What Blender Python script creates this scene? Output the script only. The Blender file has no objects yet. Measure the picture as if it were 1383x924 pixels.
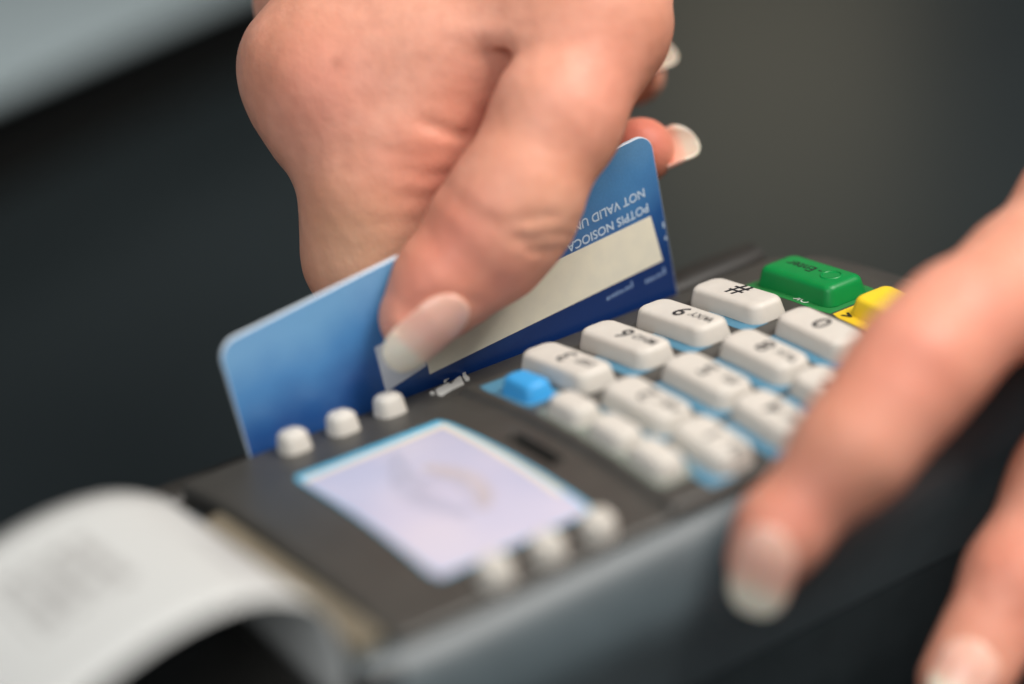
import bpy, bmesh, math, random
import numpy as np
from mathutils import Vector, Matrix

random.seed(7)
S = 0.001                      # the scene is laid out in millimetres, built in metres
scene = bpy.context.scene
col = scene.collection

# ------------------------------------------------------------------ camera
cam_data = bpy.data.cameras.new('camera')
cam = bpy.data.objects.new('camera', cam_data)
col.objects.link(cam)
CAM_RIGHT = Vector((0.805128, -0.587452, -0.081664))
CAM_UP = Vector((0.303959, 0.290457, 0.907328))
CAM_BACK = Vector((-0.509291, -0.755338, 0.412416))
CAM_LOC = Vector((-177.182, -260.345, 144.345)) * S
cam.matrix_world = Matrix.Translation(CAM_LOC) @ Matrix((CAM_RIGHT, CAM_UP, CAM_BACK)).transposed().to_4x4()
cam_data.sensor_width = 36.0
cam_data.lens = 72.884
cam_data.clip_start = 0.02
cam_data.clip_end = 50.0
cam_data.dof.use_dof = True
cam_data.dof.focus_distance = 0.3435
cam_data.dof.aperture_fstop = 3.8
cam_data.dof.aperture_blades = 0
scene.camera = cam

# ------------------------------------------------------------------ light
world = bpy.data.worlds.new('World')
scene.world = world
world.use_nodes = True
bg = world.node_tree.nodes['Background']
bg.inputs[0].default_value = (0.62, 0.72, 0.80, 1)
bg.inputs[1].default_value = 0.08

def area(name, loc, target, size, power, color, size_y=None):
    l = bpy.data.lights.new(name, 'AREA')
    l.shape = 'RECTANGLE' if size_y else 'SQUARE'
    l.size = size
    if size_y: l.size_y = size_y
    l.energy = power
    l.color = color
    o = bpy.data.objects.new(name, l)
    col.objects.link(o)
    o.location = loc
    d = Vector(target) - Vector(loc)
    o.rotation_euler = d.to_track_quat('-Z', 'Y').to_euler()
    return o

area('ceiling_softbox', (0.32, -0.38, 0.82), (0, -0.02, 0.0), 0.42, 11.5, (1.0, 0.95, 0.90), 0.45)
area('added_left_fill', (-0.72, -0.52, 0.62), (0, -0.02, 0.02), 0.7, 6.0, (0.96, 0.98, 1.0), 0.7)  # fill lamp added from the left to brighten hand and card
area('added_table_glow', (1.25, 1.33, 0.42), (0.3, 0.27, -0.095), 0.3, 0.24, (1.0, 0.86, 0.58), 0.3)  # unseen lamp added so its reflection warms the table at the right

scene.view_settings.view_transform = 'Standard'
scene.view_settings.look = 'None'
scene.view_settings.exposure = 0.0
scene.view_settings.gamma = 1.0

# ------------------------------------------------------------------ materials
def srgb(r, g, b):
    def f(c):
        c /= 255.0
        return c / 12.92 if c <= 0.04045 else ((c + 0.055) / 1.055) ** 2.4
    return (f(r), f(g), f(b), 1.0)

def mat(name, color, rough=0.5, spec=0.5, noise=0.0, nscale=200.0, bump=0.0, bscale=900.0, bdist=0.0001,
        sss=0.0, sss_r=(1, .6, .4), sss_scale=0.002, coat=0.0, metallic=0.0, emit=0.0, color2=None, rough_var=0.0):
    m = bpy.data.materials.new(name)
    m.use_nodes = True
    nt = m.node_tree; N = nt.nodes; L = nt.links
    b = N['Principled BSDF']
    b.inputs['Base Color'].default_value = color
    b.inputs['Roughness'].default_value = rough
    b.inputs['Specular IOR Level'].default_value = spec
    b.inputs['Metallic'].default_value = metallic
    b.inputs['Coat Weight'].default_value = coat
    tc = N.new('ShaderNodeTexCoord')
    if noise or color2:
        n = N.new('ShaderNodeTexNoise'); n.inputs['Scale'].default_value = nscale; n.inputs['Detail'].default_value = 5
        L.new(tc.outputs['Object'], n.inputs['Vector'])
        r = N.new('ShaderNodeMapRange')
        r.inputs['From Min'].default_value = 0.3; r.inputs['From Max'].default_value = 0.7
        L.new(n.outputs['Fac'], r.inputs['Value'])
        mx = N.new('ShaderNodeMix'); mx.data_type = 'RGBA'
        c2 = color2 or tuple(min(1, c * (1 + noise)) for c in color[:3]) + (1,)
        c1 = color if color2 else tuple(c * (1 - noise) for c in color[:3]) + (1,)
        mx.inputs[6].default_value = c1; mx.inputs[7].default_value = c2
        L.new(r.outputs[0], mx.inputs[0]); L.new(mx.outputs[2], b.inputs['Base Color'])
        if rough_var:
            rr = N.new('ShaderNodeMapRange')
            rr.inputs['To Min'].default_value = rough - rough_var; rr.inputs['To Max'].default_value = rough + rough_var
            L.new(n.outputs['Fac'], rr.inputs['Value']); L.new(rr.outputs[0], b.inputs['Roughness'])
    if bump:
        n2 = N.new('ShaderNodeTexNoise'); n2.inputs['Scale'].default_value = bscale; n2.inputs['Detail'].default_value = 3
        L.new(tc.outputs['Object'], n2.inputs['Vector'])
        bp = N.new('ShaderNodeBump'); bp.inputs['Strength'].default_value = bump; bp.inputs['Distance'].default_value = bdist
        L.new(n2.outputs['Fac'], bp.inputs['Height']); L.new(bp.outputs['Normal'], b.inputs['Normal'])
    if sss:
        b.inputs['Subsurface Weight'].default_value = sss
        b.inputs['Subsurface Radius'].default_value = sss_r
        b.inputs['Subsurface Scale'].default_value = sss_scale
    if emit:
        b.inputs['Emission Color'].default_value = color
        b.inputs['Emission Strength'].default_value = emit
    return m

M = {}
M['plate'] = mat('charcoal_plastic', srgb(66, 64, 60), .42, .45, .10, 260, .5, 2600, .00006, rough_var=.05)
M['shell'] = mat('slate_plastic', srgb(72, 82, 86), .40, .5, .08, 120, .4, 2600, .00006)
M['black'] = mat('black_plastic', srgb(26, 26, 25), .45, .4, .1, 200, .3, 2200, .00005)
M['base'] = mat('shaded_base_plastic', srgb(46, 54, 57), .45, .4, .1, 200, .3, 2200, .00005)  # shell plastic darkened: shade on the lower wall is put into the colour
M['cover'] = mat('dark_cover_plastic', srgb(44, 42, 39), .5, .4, .1, 200)
M['cutter'] = mat('beige_cutter_bar', srgb(122, 113, 96), .45, .5, .08, 300)
M['key'] = mat('white_key_rubber', srgb(208, 202, 192), .5, .4, .025, 350, .25, 1500, .00006, sss=.15, sss_scale=.0012, sss_r=(1, .9, .75))
M['legend'] = mat('key_ink', srgb(38, 37, 40), .6, .3, .1, 900)
M['blue_key'] = mat('blue_key_rubber', srgb(62, 160, 222), .42, .4, .03, 350)
M['green_key'] = mat('green_key_rubber', srgb(0, 132, 62), .42, .4, .04, 350, .2, 1500, .00005)
M['yellow_key'] = mat('yellow_key_rubber', srgb(238, 205, 48), .42, .4, .04, 350)
M['red_key'] = mat('red_key_rubber', srgb(190, 40, 38), .42, .4, .04, 350)
M['blue_print'] = mat('blue_panel_print', srgb(80, 132, 158), .45, .4, .05, 400)
M['pale_print'] = mat('pale_green_panel_print', srgb(124, 132, 122), .45, .4, .06, 400)
M['green_print'] = mat('green_panel_print', srgb(38, 122, 62), .45, .4, .06, 400)
M['yellow_print'] = mat('yellow_panel_print', srgb(222, 186, 40), .45, .4, .06, 400)
M['white_print'] = mat('white_panel_print', srgb(214, 214, 208), .5, .4, .08, 700)
M['dark_print'] = mat('dark_panel_print', srgb(30, 28, 24), .5, .4)
M['screen_frame'] = mat('screen_border_blue', srgb(96, 188, 224), .3, .5, .05, 200)
M['board'] = mat('pale_board_laminate', srgb(162, 175, 178), .5, .4, .05, 6)
M['table'] = mat('dark_table_laminate', srgb(42, 49, 51), .32, .4, .15, 3, .1, 900, .0001)
M['strip'] = mat('cream_signature_strip', srgb(240, 234, 212), .6, .3, color2=srgb(232, 227, 208), nscale=300, bump=.2, bscale=2500)
M['cvv'] = mat('white_code_box', srgb(214, 219, 226), .5, .4, .02, 300)
M['card_ink'] = mat('pale_card_lettering', srgb(206, 224, 240), .4, .4, .03, 900)
M['navy_ink'] = mat('navy_card_print', srgb(18, 42, 104), .35, .5, .05, 300)

# ------------------------------------------------------------------ helpers
def link(name, me, m=None, parent=None, smooth=True):
    if m: me.materials.append(m)
    if smooth:
        me.polygons.foreach_set('use_smooth', [True] * len(me.polygons))
    o = bpy.data.objects.new(name, me)
    col.objects.link(o)
    if parent: o.parent = parent
    return o

def from_data(name, verts, faces, m=None, parent=None, smooth=True):
    me = bpy.data.meshes.new(name)
    me.from_pydata([tuple(c * S for c in v) for v in verts], [], faces)
    me.validate()
    bm = bmesh.new(); bm.from_mesh(me); bmesh.ops.recalc_face_normals(bm, faces=bm.faces); bm.to_mesh(me); bm.free()
    return link(name, me, m, parent, smooth)

def auto_smooth(o, deg=35):
    me = o.data
    me.polygons.foreach_set('use_smooth', [True] * len(me.polygons))
    bm = bmesh.new(); bm.from_mesh(me)
    for e in bm.edges:
        e.smooth = not (len(e.link_faces) == 2 and e.calc_face_angle(0) > math.radians(deg))
    bm.to_mesh(me); bm.free()

def bevel_obj(o, width, seg=2, deg=30):
    me = o.data
    bm = bmesh.new(); bm.from_mesh(me)
    es = [e for e in bm.edges if len(e.link_faces) == 2 and e.calc_face_angle(0) > math.radians(deg)]
    bmesh.ops.bevel(bm, geom=es, offset=width * S, segments=seg, affect='EDGES', profile=.5, clamp_overlap=True)
    bm.to_mesh(me); bm.free()
    me.polygons.foreach_set('use_smooth', [True] * len(me.polygons))

def root(name, label, cat, loc=(0, 0, 0), group=None):
    o = bpy.data.objects.new(name, None)
    o.empty_display_size = .01
    col.objects.link(o)
    o.location = [c * S for c in loc]
    o['label'] = label; o['category'] = cat
    if group: o['group'] = group
    return o

# crowned front face of the terminal (millimetres)
YC, CR = -32.2, 0.002975
def zf(y): return CR * (YC * YC - (y - YC) ** 2)
def slope(y): return -2 * CR * (y - YC)

def text_mesh(name, body, size, m, parent, matrix, thick=.00003, align='CENTER', bold=0.0, sx=1.0):
    c = bpy.data.curves.new(name, 'FONT')
    c.body = body; c.size = size * S; c.align_x = align; c.align_y = 'CENTER'
    c.extrude = thick; c.offset = bold * S; c.resolution_u = 4
    t = bpy.data.objects.new(name, c)
    col.objects.link(t)
    bpy.context.view_layer.update()
    me = bpy.data.meshes.new_from_object(t.evaluated_get(bpy.context.evaluated_depsgraph_get()))
    bpy.data.objects.remove(t)
    me.name = name
    me.materials.clear(); me.materials.append(m)
    o = bpy.data.objects.new(name, me)
    col.objects.link(o)
    o.parent = parent
    o.matrix_local = matrix @ Matrix.Diagonal((sx, 1, 1, 1))
    return o

def sheet_on_face(name, x0, x1, y0, y1, lift, m, parent, ny=8, rad=0.0, drop=0.25):
    """thin printed sheet following the crown, with its own thickness"""
    nx = 6
    if x0 > -18: lift, drop = lift + KL, drop - KL
    pts = []
    ys = [y0 + (y1 - y0) * i / ny for i in range(ny + 1)]
    V = []; F = []
    for top in (1, 0):
        for y in ys:
            e = min(y - min(y0, y1), max(y0, y1) - y)
            ins = rad - math.sqrt(max(0, rad * rad - (rad - e) ** 2)) if e < rad else 0
            for i in range(nx + 1):
                V.append((x0 + ins + (x1 - x0 - 2 * ins) * i / nx, y, zf(y) + (lift if top else -drop)))
    W = nx + 1; H = ny + 1; B = W * H
    for j in range(ny):
        for i in range(nx):
            a = j * W + i
            F.append((a, a + 1, a + W + 1, a + W)); F.append((B + a + W, B + a + W + 1, B + a + 1, B + a))
    for i in range(nx):
        F.append((i + 1, i, B + i, B + i + 1)); k = ny * W + i; F.append((k, k + 1, B + k + 1, B + k))
    for j in range(ny):
        a = j * W; F.append((a, a + W, B + a + W, B + a)); k = a + nx; F.append((k + W, k, B + k, B + k + W))
    o = from_data(name, V, F, m, parent)
    auto_smooth(o, 40)
    return o

def heightfield(name, xs, ys, zfun, zbot, m, parent):
    """closed body from a grid of (x,y) rows; zfun(x,y); rows may have own x-lists"""
    V = []; F = []
    ny = len(ys); nx = len(xs[0])
    for j, y in enumerate(ys):
        for x in xs[j]: V.append((x, y, zfun(x, y)))
    for j, y in enumerate(ys):
        for x in xs[j]: V.append((x, y, zbot(x, y) if callable(zbot) else zbot))
    B = nx * ny
    for j in range(ny - 1):
        for i in range(nx - 1):
            a = j * nx + i
            F.append((a, a + 1, a + nx + 1, a + nx)); F.append((B + a + nx, B + a + nx + 1, B + a + 1, B + a))
    for i in range(nx - 1):
        F.append((i + 1, i, B + i, B + i + 1)); k = (ny - 1) * nx + i; F.append((k, k + 1, B + k + 1, B + k))
    for j in range(ny - 1):
        a = j * nx; F.append((a, a + nx, B + a + nx, B + a)); k = a + nx - 1; F.append((k + nx, k, B + k, B + k + nx))
    o = from_data(name, V, F, m, parent)
    auto_smooth(o, 50)
    return o

def sweep_x(name, prof, x0, x1, m, parent, nx=40, endround=0.0, closed=True):
    """profile of (y,z) swept along x, ends scaled in a little"""
    V = []; F = []
    cy = sum(p[0] for p in prof) / len(prof); cz = sum(p[1] for p in prof) / len(prof)
    n = len(prof)
    xs = [x0 + (x1 - x0) * i / nx for i in range(nx + 1)]
    for x in xs:
        e = min(x - x0, x1 - x)
        s = 1.0
        if endround and e < endround:
            s = 1 - (1 - math.sqrt(max(0, 1 - (1 - e / endround) ** 2))) * .18
        for (y, z) in prof: V.append((x, cy + (y - cy) * s, z if z > cz else cz + (z - cz) * s))
    for i in range(nx):
        for j in range(n):
            a = i * n + j; b = i * n + (j + 1) % n
            F.append((a, b, b + n, a + n))
    F.append(tuple(range(n))); F.append(tuple(nx * n + j for j in reversed(range(n))))
    o = from_data(name, V, F, m, parent)
    auto_smooth(o, 50)
    return o

def spline(pts, n):
    """Catmull-Rom through points"""
    P = [np.array(p, float) for p in pts]
    P = [2 * P[0] - P[1]] + P + [2 * P[-1] - P[-2]]
    out = []
    for i in range(1, len(P) - 2):
        for k in range(n):
            t = k / n
            a, b, c, d = P[i - 1:i + 3]
            out.append(.5 * ((2 * b) + (-a + c) * t + (2 * a - 5 * b + 4 * c - d) * t * t + (-a + 3 * b - 3 * c + d) * t ** 3))
    out.append(P[-2])
    return [tuple(float(x) for x in p) for p in out]

KL = 1.3                       # the keypad field stands this much proud of the rest of the face
def step(t):
    t = min(1, max(0, t)); return t * t * (3 - 2 * t)
def field(x, y): return KL * step((x + 19.3) / 1.6) * step((-8.3 - y) / 1.6)

# ================================================================== SETTING
def plane_obj(name, x0, x1, y0, y1, z, m):
    o = from_data(name, [(x0, y0, z), (x1, y0, z), (x1, y1, z), (x0, y1, z)], [(0, 1, 2, 3)], m, None, False)
    return o
table = plane_obj('table_surface', -3000, 5000, -3000, 6000, -95, M['table'])
table['kind'] = 'structure'

# pale board lying on the table far behind
def slab(name, corners, z0, z1, m, parent=None, bev=1.5):
    V = [(x, y, z0) for x, y in corners] + [(x, y, z1) for x, y in corners]
    n = len(corners)
    F = [tuple(reversed(range(n))), tuple(range(n, 2 * n))] + [(i, (i + 1) % n, n + (i + 1) % n, n + i) for i in range(n)]
    o = from_data(name, V, F, m, parent)
    if bev: bevel_obj(o, bev, 2)
    return o
board = root('pale_counter', 'pale grey low counter top over an added black block for its shadow, out of focus behind the hand', 'counter', (90, 480, -95))
BX, BY = (62.0, 386.2), (187.3, 442.5)
ux, uy = BY[0] - BX[0], BY[1] - BX[1]
ul = math.hypot(ux, uy); ux /= ul; uy /= ul; nx_, ny_ = -uy, ux
def along(a, b): return (BX[0] + ux * a + nx_ * b - 90, BX[1] + uy * a + ny_ * b - 480)
bo = slab('counter_top', [along(-500, 0), along(900, 0), along(900, 500), along(-500, 500)], 40, 46, M['board'], board, 2)
bb = slab('counter_shadow_block', [along(-480, 22), along(880, 22), along(880, 480), along(-480, 480)], 0.3, 39.8, M['black'], board, 1)  # black block added to draw the shadow band below the counter edge

# ================================================================== PAYMENT TERMINAL
term = root('payment_terminal', 'dark grey card payment terminal with white rubber keys, lit screen and a swipe slot', 'card terminal')

# --- face plate: crowned, rounded corners
def face_rows():
    ys = []
    ya, yb = -61.6, -0.55
    edge = [0, .12, .3, .6, 1.0, 1.5, 2.2, 3, 4, 5.2, 6.6, 8.2, 10]
    ys = sorted([ya + e for e in edge] + [ya + 10 + (yb - ya - 20) * i / 24 for i in range(1, 24)] + [yb - e for e in edge] + [-8.32 - .23 * i for i in range(8)])
    xs = []
    def xl(y):
        e = min(y - ya, yb - y); r = 2.5
        ins = r - math.sqrt(max(0, r * r - (r - e) ** 2)) if e < r else 0
        return -65.2 + ins
    def xr(y):
        e = min(y - ya, yb - y); r = 10
        ins = r - math.sqrt(max(0, r * r - (r - e) ** 2)) if e < r else 0
        return 64.0 - ins - .0022 * (y - YC) ** 2
    for y in ys:
        a, b = xl(y), xr(y)
        ed = [0, .12, .3, .6, 1.0, 1.5, 2.4]
        mid = sorted([a + 2.4 + (b - a - 4.8) * i / 30 for i in range(1, 30)] + [-19.3 + .23 * i for i in range(8)])
        xs.append([a + e for e in ed] + mid + [b - e for e in reversed(ed)])
    lim = {y: (xs[j][0], xs[j][-1]) for j, y in enumerate(ys)}
    def ztop(x, y):
        e = min(y - ya, yb - y, x - lim[y][0], lim[y][1] - x)
        r = 1.0
        f = r - math.sqrt(max(0, r * r - (r - e) ** 2)) if e < r else 0
        endf = max(0, x - 53) ** 2 * .03
        return zf(y) - f - endf + field(x, y)
    return ys, xs, ztop
ys_, xs_, zt_ = face_rows()
plate = heightfield('face_plate', xs_, ys_, zt_, lambda x, y: zf(y) - 5.0, M['plate'], term)

def cut(o, cutter):
    md = o.modifiers.new('cut', 'BOOLEAN'); md.operation = 'DIFFERENCE'; md.solver = 'EXACT'; md.object = cutter
    bpy.context.view_layer.update()
    me = bpy.data.meshes.new_from_object(o.evaluated_get(bpy.context.evaluated_depsgraph_get()))
    o.modifiers.clear(); old = o.data; o.data = me; bpy.data.meshes.remove(old)
    bpy.data.objects.remove(cutter)
slit_cut = slab('cutter', [(-24.2, -40.6), (-21.4, -40.6), (-21.4, -29.0), (-24.2, -29.0)], 0.6, 6, None, None, .5)
cut(plate, slit_cut); auto_smooth(plate, 40)
slot_floor = slab('indicator_slot', [(-24.6, -41), (-21.0, -41), (-21.0, -28.6), (-24.6, -28.6)], 0.2, .9, M['black'], term, .0)

# --- lower shell (near side wall) swept along x
near = spline([(-57.5, -1.0), (-60.8, -.5), (-62.4, -.9), (-64.6, -2.8), (-66.8, -6.0), (-68.2, -9.6), (-68.0, -13.5), (-66.6, -19), (-64.5, -28), (-62, -42), (-57, -56), (-45, -62)], 5)
top_near = [p for p in near if p[1] > -25]
low_near = [p for p in near if p[1] < -26]
prof = top_near + [(-64.9, -25.6), (-60, -25.8), (-1.2, -25.8), (-.62, -24.6), (-.62, -4.2), (-4, -2.0), (-30, -2.4), (-50, -2.4)]
shell = sweep_x('upper_shell', prof, -70.5, 66.5, M['shell'], term, 60, 14)
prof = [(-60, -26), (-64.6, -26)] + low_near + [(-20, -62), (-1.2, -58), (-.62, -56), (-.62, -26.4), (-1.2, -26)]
base = sweep_x('shaded_base_shell', prof, -70.3, 66.3, M['base'], term, 60, 14)  # lower wall split off to carry its painted shade
# --- swipe slot floor and rear rail
rail = sweep_x('card_reader_rail', spline([(1.5, -44), (1.5, -20), (1.5, -5), (1.7, -2.6), (2.6, -1.2), (4.6, -.5), (7.0, -.6), (8.8, -1.8), (9.8, -4.5), (10.2, -12), (9.5, -25), (6, -40)], 4), -68.5, 57, M['cover'], term, 50, 9)
for v in rail.data.vertices:
    if v.co.z > -.02 and v.co.x < -.01: v.co.z -= .003
    if v.co.z > -.006:
        t = min(1, max(0, (v.co.x - .02) / .03)); v.co.z += .0010 * t * t * (3 - 2 * t)
floor_ = slab('slot_floor', [(-69, -.65), (57, -.65), (57, 1.55), (-69, 1.55)], -43.5, -41, M['black'], term, 0)
# --- paper exit: serrated cutter bar and printer cover
V = []; F = []
nt = 46
for i in range(nt + 1):
    y = -59.5 + 43.5 * i / nt
    xx = -69.4 - (.45 if i % 2 else 0)
    V += [(-65.9, y, 2.0 + zf(y) * .1 - .6), (xx, y, .9 + zf(y) * .1), (xx, y, -.9), (-65.9, y, -2.6)]
for i in range(nt):
    a = 4 * i
    for k in range(4):
        F.append((a + k, a + (k + 1) % 4, a + 4 + (k + 1) % 4, a + 4 + k))
F += [(0, 1, 2, 3), (4 * nt + 3, 4 * nt + 2, 4 * nt + 1, 4 * nt)]
cutter_bar = from_data('paper_cutter', V, F, M['cutter'], term, False)

def cover_rows():
    ya, yb = -63.5, 7.5
    ys = [ya + (yb - ya) * (.5 - .5 * math.cos(math.pi * i / 24)) for i in range(25)]
    xs = [[-118 + (118 - 73.2) * (.5 - .5 * math.cos(math.pi * i / 24)) for i in range(25)] for _ in ys]
    def z(x, y):
        u = (y - ya) / (yb - ya) * 2 - 1; v = (x + 73.2) / (118 - 73.2)   # v 0..-1
        d = -6.5 - 2.2 * u * u - 26 * abs(v) ** 2.4
        e = 1 - abs(u)
        return d - (5 * (1 - min(1, e / .16)) ** 2)
    return ys, xs, z
cy_, cx_, cz_ = cover_rows()
cover = heightfield('printer_cover', cx_, cy_, cz_, -44, M['cover'], term)
# near and far cheeks beside the paper mouth
for (ya, yb) in ((-64.4, -60.4), (-14.8, -2.4)):
    ck = slab('mouth_cheek', [(-73.0, ya), (-66.0, ya), (-66.0, yb), (-73.0, yb)], -12, -1.6, M['black'], term, .8)

# --- screen
SX0, SX1, SY0, SY1 = -53.4, -26.5, -53.9, -15.4
frame = sheet_on_face('screen_border', SX0, SX1, SY0, SY1, .10, M['screen_frame'], term, 20, .6)
def screen_material():
    m = bpy.data.materials.new('lit_display')
    m.use_nodes = True
    nt = m.node_tree; N = nt.nodes; L = nt.links
    b = N['Principled BSDF']
    tc = N.new('ShaderNodeTexCoord')
    n = N.new('ShaderNodeTexNoise'); n.inputs['Scale'].default_value = 55; n.inputs['Detail'].default_value = 1
    L.new(tc.outputs['Object'], n.inputs['Vector'])
    cr = N.new('ShaderNodeValToRGB')
    e = cr.color_ramp.elements
    e[0].position = .34; e[0].color = srgb(182, 182, 204)
    e[1].position = .66; e[1].color = srgb(198, 192, 206)
    k = cr.color_ramp.elements.new(.5); k.color = srgb(190, 187, 206)
    L.new(n.outputs['Fac'], cr.inputs[0])
    L.new(cr.outputs[0], b.inputs['Base Color'])
    L.new(cr.outputs[0], b.inputs['Emission Color'])
    b.inputs['Emission Strength'].default_value = .03
    b.inputs['Roughness'].default_value = .25
    return m
M['lcd'] = screen_material()
lcd = sheet_on_face('display', SX0 + .25, SX1 - .75, SY0 + .25, SY1 - 1.9, .16, M['lcd'], frame, 20, .4, drop=.05)
M['lcd_cream'] = mat('display_cream_bar', srgb(226, 214, 190), .3, .5, .04, 300)
M['lcd_grey'] = mat('display_grey_mark', srgb(178, 177, 196), .3, .5, .08, 300)
M['lcd_tan'] = mat('display_tan_mark', srgb(186, 178, 184), .3, .5, .08, 300)
sheet_on_face('display_top_bar', SX0 + .6, SX1 - .9, SY1 - 3.3, SY1 - 1.95, .20, M['lcd_cream'], frame, 4, 0, drop=.02)
sheet_on_face('display_side_bar', SX1 - 1.9, SX1 - .8, SY0 + 6, SY1 - 2.2, .20, M['lcd_cream'], frame, 12, 0, drop=.02)
def ribbon_on_face(name, pts, width, lift, m, parent):
    P = spline(pts, 6); V = []; F = []
    for i, p in enumerate(P):
        a = np.array(P[max(0, i - 1)]); b = np.array(P[min(len(P) - 1, i + 1)])
        t = b - a; t /= np.linalg.norm(t) + 1e-9; nn = np.array((-t[1], t[0]))
        w = width * (.35 + .65 * math.sin(math.pi * (i + .5) / len(P)))
        for s in (-1, 1):
            q = np.array(p) + nn * s * w / 2
            V.append((q[0], q[1], zf(q[1]) + lift))
    for i in range(len(P) - 1): F.append((2 * i, 2 * i + 1, 2 * i + 3, 2 * i + 2))
    return from_data(name, V, F, m, parent)
ribbon_on_face('display_drawing', [(-38.5, -21), (-41, -26), (-43.5, -33), (-43, -39), (-41, -44)], 4.2, .21, M['lcd_grey'], frame)
ribbon_on_face('display_drawing', [(-38, -28), (-36, -34), (-36.5, -40), (-38.5, -44)], 4.0, .22, M['lcd_tan'], frame)
ribbon_on_face('display_drawing', [(-44, -30), (-40.5, -31.5), (-37, -36), (-38.5, -42)], 1.4, .23, M['lcd_grey'], frame)

# --- keys: rounded, drafted caps
def key_mesh(name, lx, ly, h, draft, corner, m, crown=.0):
    """cap with a rounded-rectangle base lx*ly, drafted sides, soft top edge; origin on the face"""
    def ring(ax, ay, r, z, n=6):
        out = []
        r = min(r, ax * .98, ay * .98)
        for cx, cy, a0 in ((ax - r, ay - r, 0), (-(ax - r), ay - r, 90), (-(ax - r), -(ay - r), 180), (ax - r, -(ay - r), 270)):
            for k in range(n + 1):
                a = math.radians(a0 + 90 * k / n)
                out.append((cx + r * math.cos(a), cy + r * math.sin(a), z))
        return out
    V = []; rings = []
    er = min(1.25, h * .34)
    steps = [(0, -.3), (0, 0), (draft * .55, h - er)]
    for k in range(1, 6):
        a = math.radians(18 * k)
        steps.append((draft * .55 + er * (1 - math.cos(a)) + .15 * k / 5, h - er + er * math.sin(a)))
    steps += [(draft * .55 + er + 1.0, h + crown), (draft * .55 + er + 2.0, h + crown * 1.3)]
    for ins, z in steps:
        ax, ay = lx / 2 - ins, ly / 2 - ins
        if ax < .3: ax = .3
        if ay < .3: ay = .3
        rings.append(ring(ax, ay, max(.25, corner - ins * .5), z))
    F = []
    n = len(rings[0])
    for r in rings: V += r
    for i in range(len(rings) - 1):
        for j in range(n):
            a = i * n + j; b = i * n + (j + 1) % n
            F.append((a, b, b + n, a + n))
    V.append((0, 0, steps[-1][1])); c = len(V) - 1; base = (len(rings) - 1) * n
    for j in range(n): F.append((base + j, base + (j + 1) % n, c))
    F.append(tuple(reversed(range(n))))
    me = bpy.data.meshes.new(name)
    me.from_pydata([tuple(v * S for v in p) for p in V], [], F)
    bm = bmesh.new(); bm.from_mesh(me); bmesh.ops.recalc_face_normals(bm, faces=bm.faces); bm.to_mesh(me); bm.free()
    me.materials.append(m)
    me.polygons.foreach_set('use_smooth', [True] * len(me.polygons))
    return me

def place_key(name, me, x, y, dz=0.0, label=None):
    o = bpy.data.objects.new(name, me)
    col.objects.link(o)
    o.parent = term
    o.location = (x * S, y * S, (zf(y) + dz + (KL if x > -18 else 0)) * S)
    o.rotation_euler = (math.atan(slope(y)), 0, 0)
    if label: o['label'] = label
    return o
UPSIDE = Matrix.Rotation(math.radians(90), 4, 'Z')     # terminal text reads towards the card side
def legend(key, txt, size, x, y, h, bold=.02, m=None, sx=1.0):
    return text_mesh('key_legend', txt, size, m or M['legend'], key, Matrix.Translation((x * S, y * S, (h + .01) * S)) @ UPSIDE, .00002, 'CENTER', bold, sx)

KH = 3.1
colA, colB, colC = -19.7, -39.4, -54.0
mA = key_mesh('number_key', 7.8, 17.8, KH, .8, 2.3, M['key'], .10)
mB = key_mesh('number_key_middle', 7.8, 15.6, KH, .8, 2.3, M['key'], .10)
mC = key_mesh('number_key_near', 7.8, 12.6, KH, .8, 2.3, M['key'], .10)
X3, PX = -4.9, 11.91
for j, (a, b, c) in enumerate([('3', '2', '1'), ('6', '5', '4'), ('9', '8', '7'), ('#', '0', '*')]):
    x = X3 + j * PX
    letters = {'3': 'DEF', '2': 'ABC', '6': 'MNO', '5': 'JKL', '4': 'GHI', '9': 'WXY', '8': 'TUV', '7': 'PRS', '1': 'QZ'}
    for ch, y, me in ((a, colA, mA), (b, colB, mB), (c, colC, mC)):
        k = place_key('number_key', me, x, y, label=f'white key marked {ch}')
        if ch in letters and letters[ch]:
            legend(k, ch, 4.8, .1, -.3, KH + .12, .07)
            legend(k, letters[ch], 2.3, .3, -4.9, KH + .12, .03)
        else:
            legend(k, ch, 5.6 if ch == '#' else 5.0, .2, -.4, KH + .12, .07)
    # blue printed labels beside the keys
    for y, ln in ((colA, 17.0), (colB, 16.0), (colC, 12.6)):
        if j == 0 and y == colA: continue
        sheet_on_face('blue_key_label', x - 6.2, x - 1.0, y - ln / 2 - .5, y + ln / 2 - 6.0 if y == colA else y + ln / 2 - 1.5, .05, M['blue_print'], term, 5, .4)

# function keys in a row of four under the screen
fm = key_mesh('function_key', 5.8, 8.8, 2.7, .9, 1.9, M['key'], .05)
fb = key_mesh('function_key_blue', 5.6, 8.6, 2.8, .9, 1.7, M['blue_key'], .05)
for i, y in enumerate((-20.6, -32.5, -42.6, -51.8)):
    place_key('function_key', fb if i == 0 else fm, -13.4, y, label='blue function key' if i == 0 else None)
sheet_on_face('function_label', -17.0, -9.6, -25.4, -11.8, .05, M['blue_print'], term, 6, .5)['label'] = 'blue printed field under the blue key'
for y in (-32.5, -42.6, -51.8):
    sheet_on_face('function_label', -17.0, -9.6, y - 5.0, y + 5.4, .05, M['pale_print'], term, 6, .5)

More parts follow.
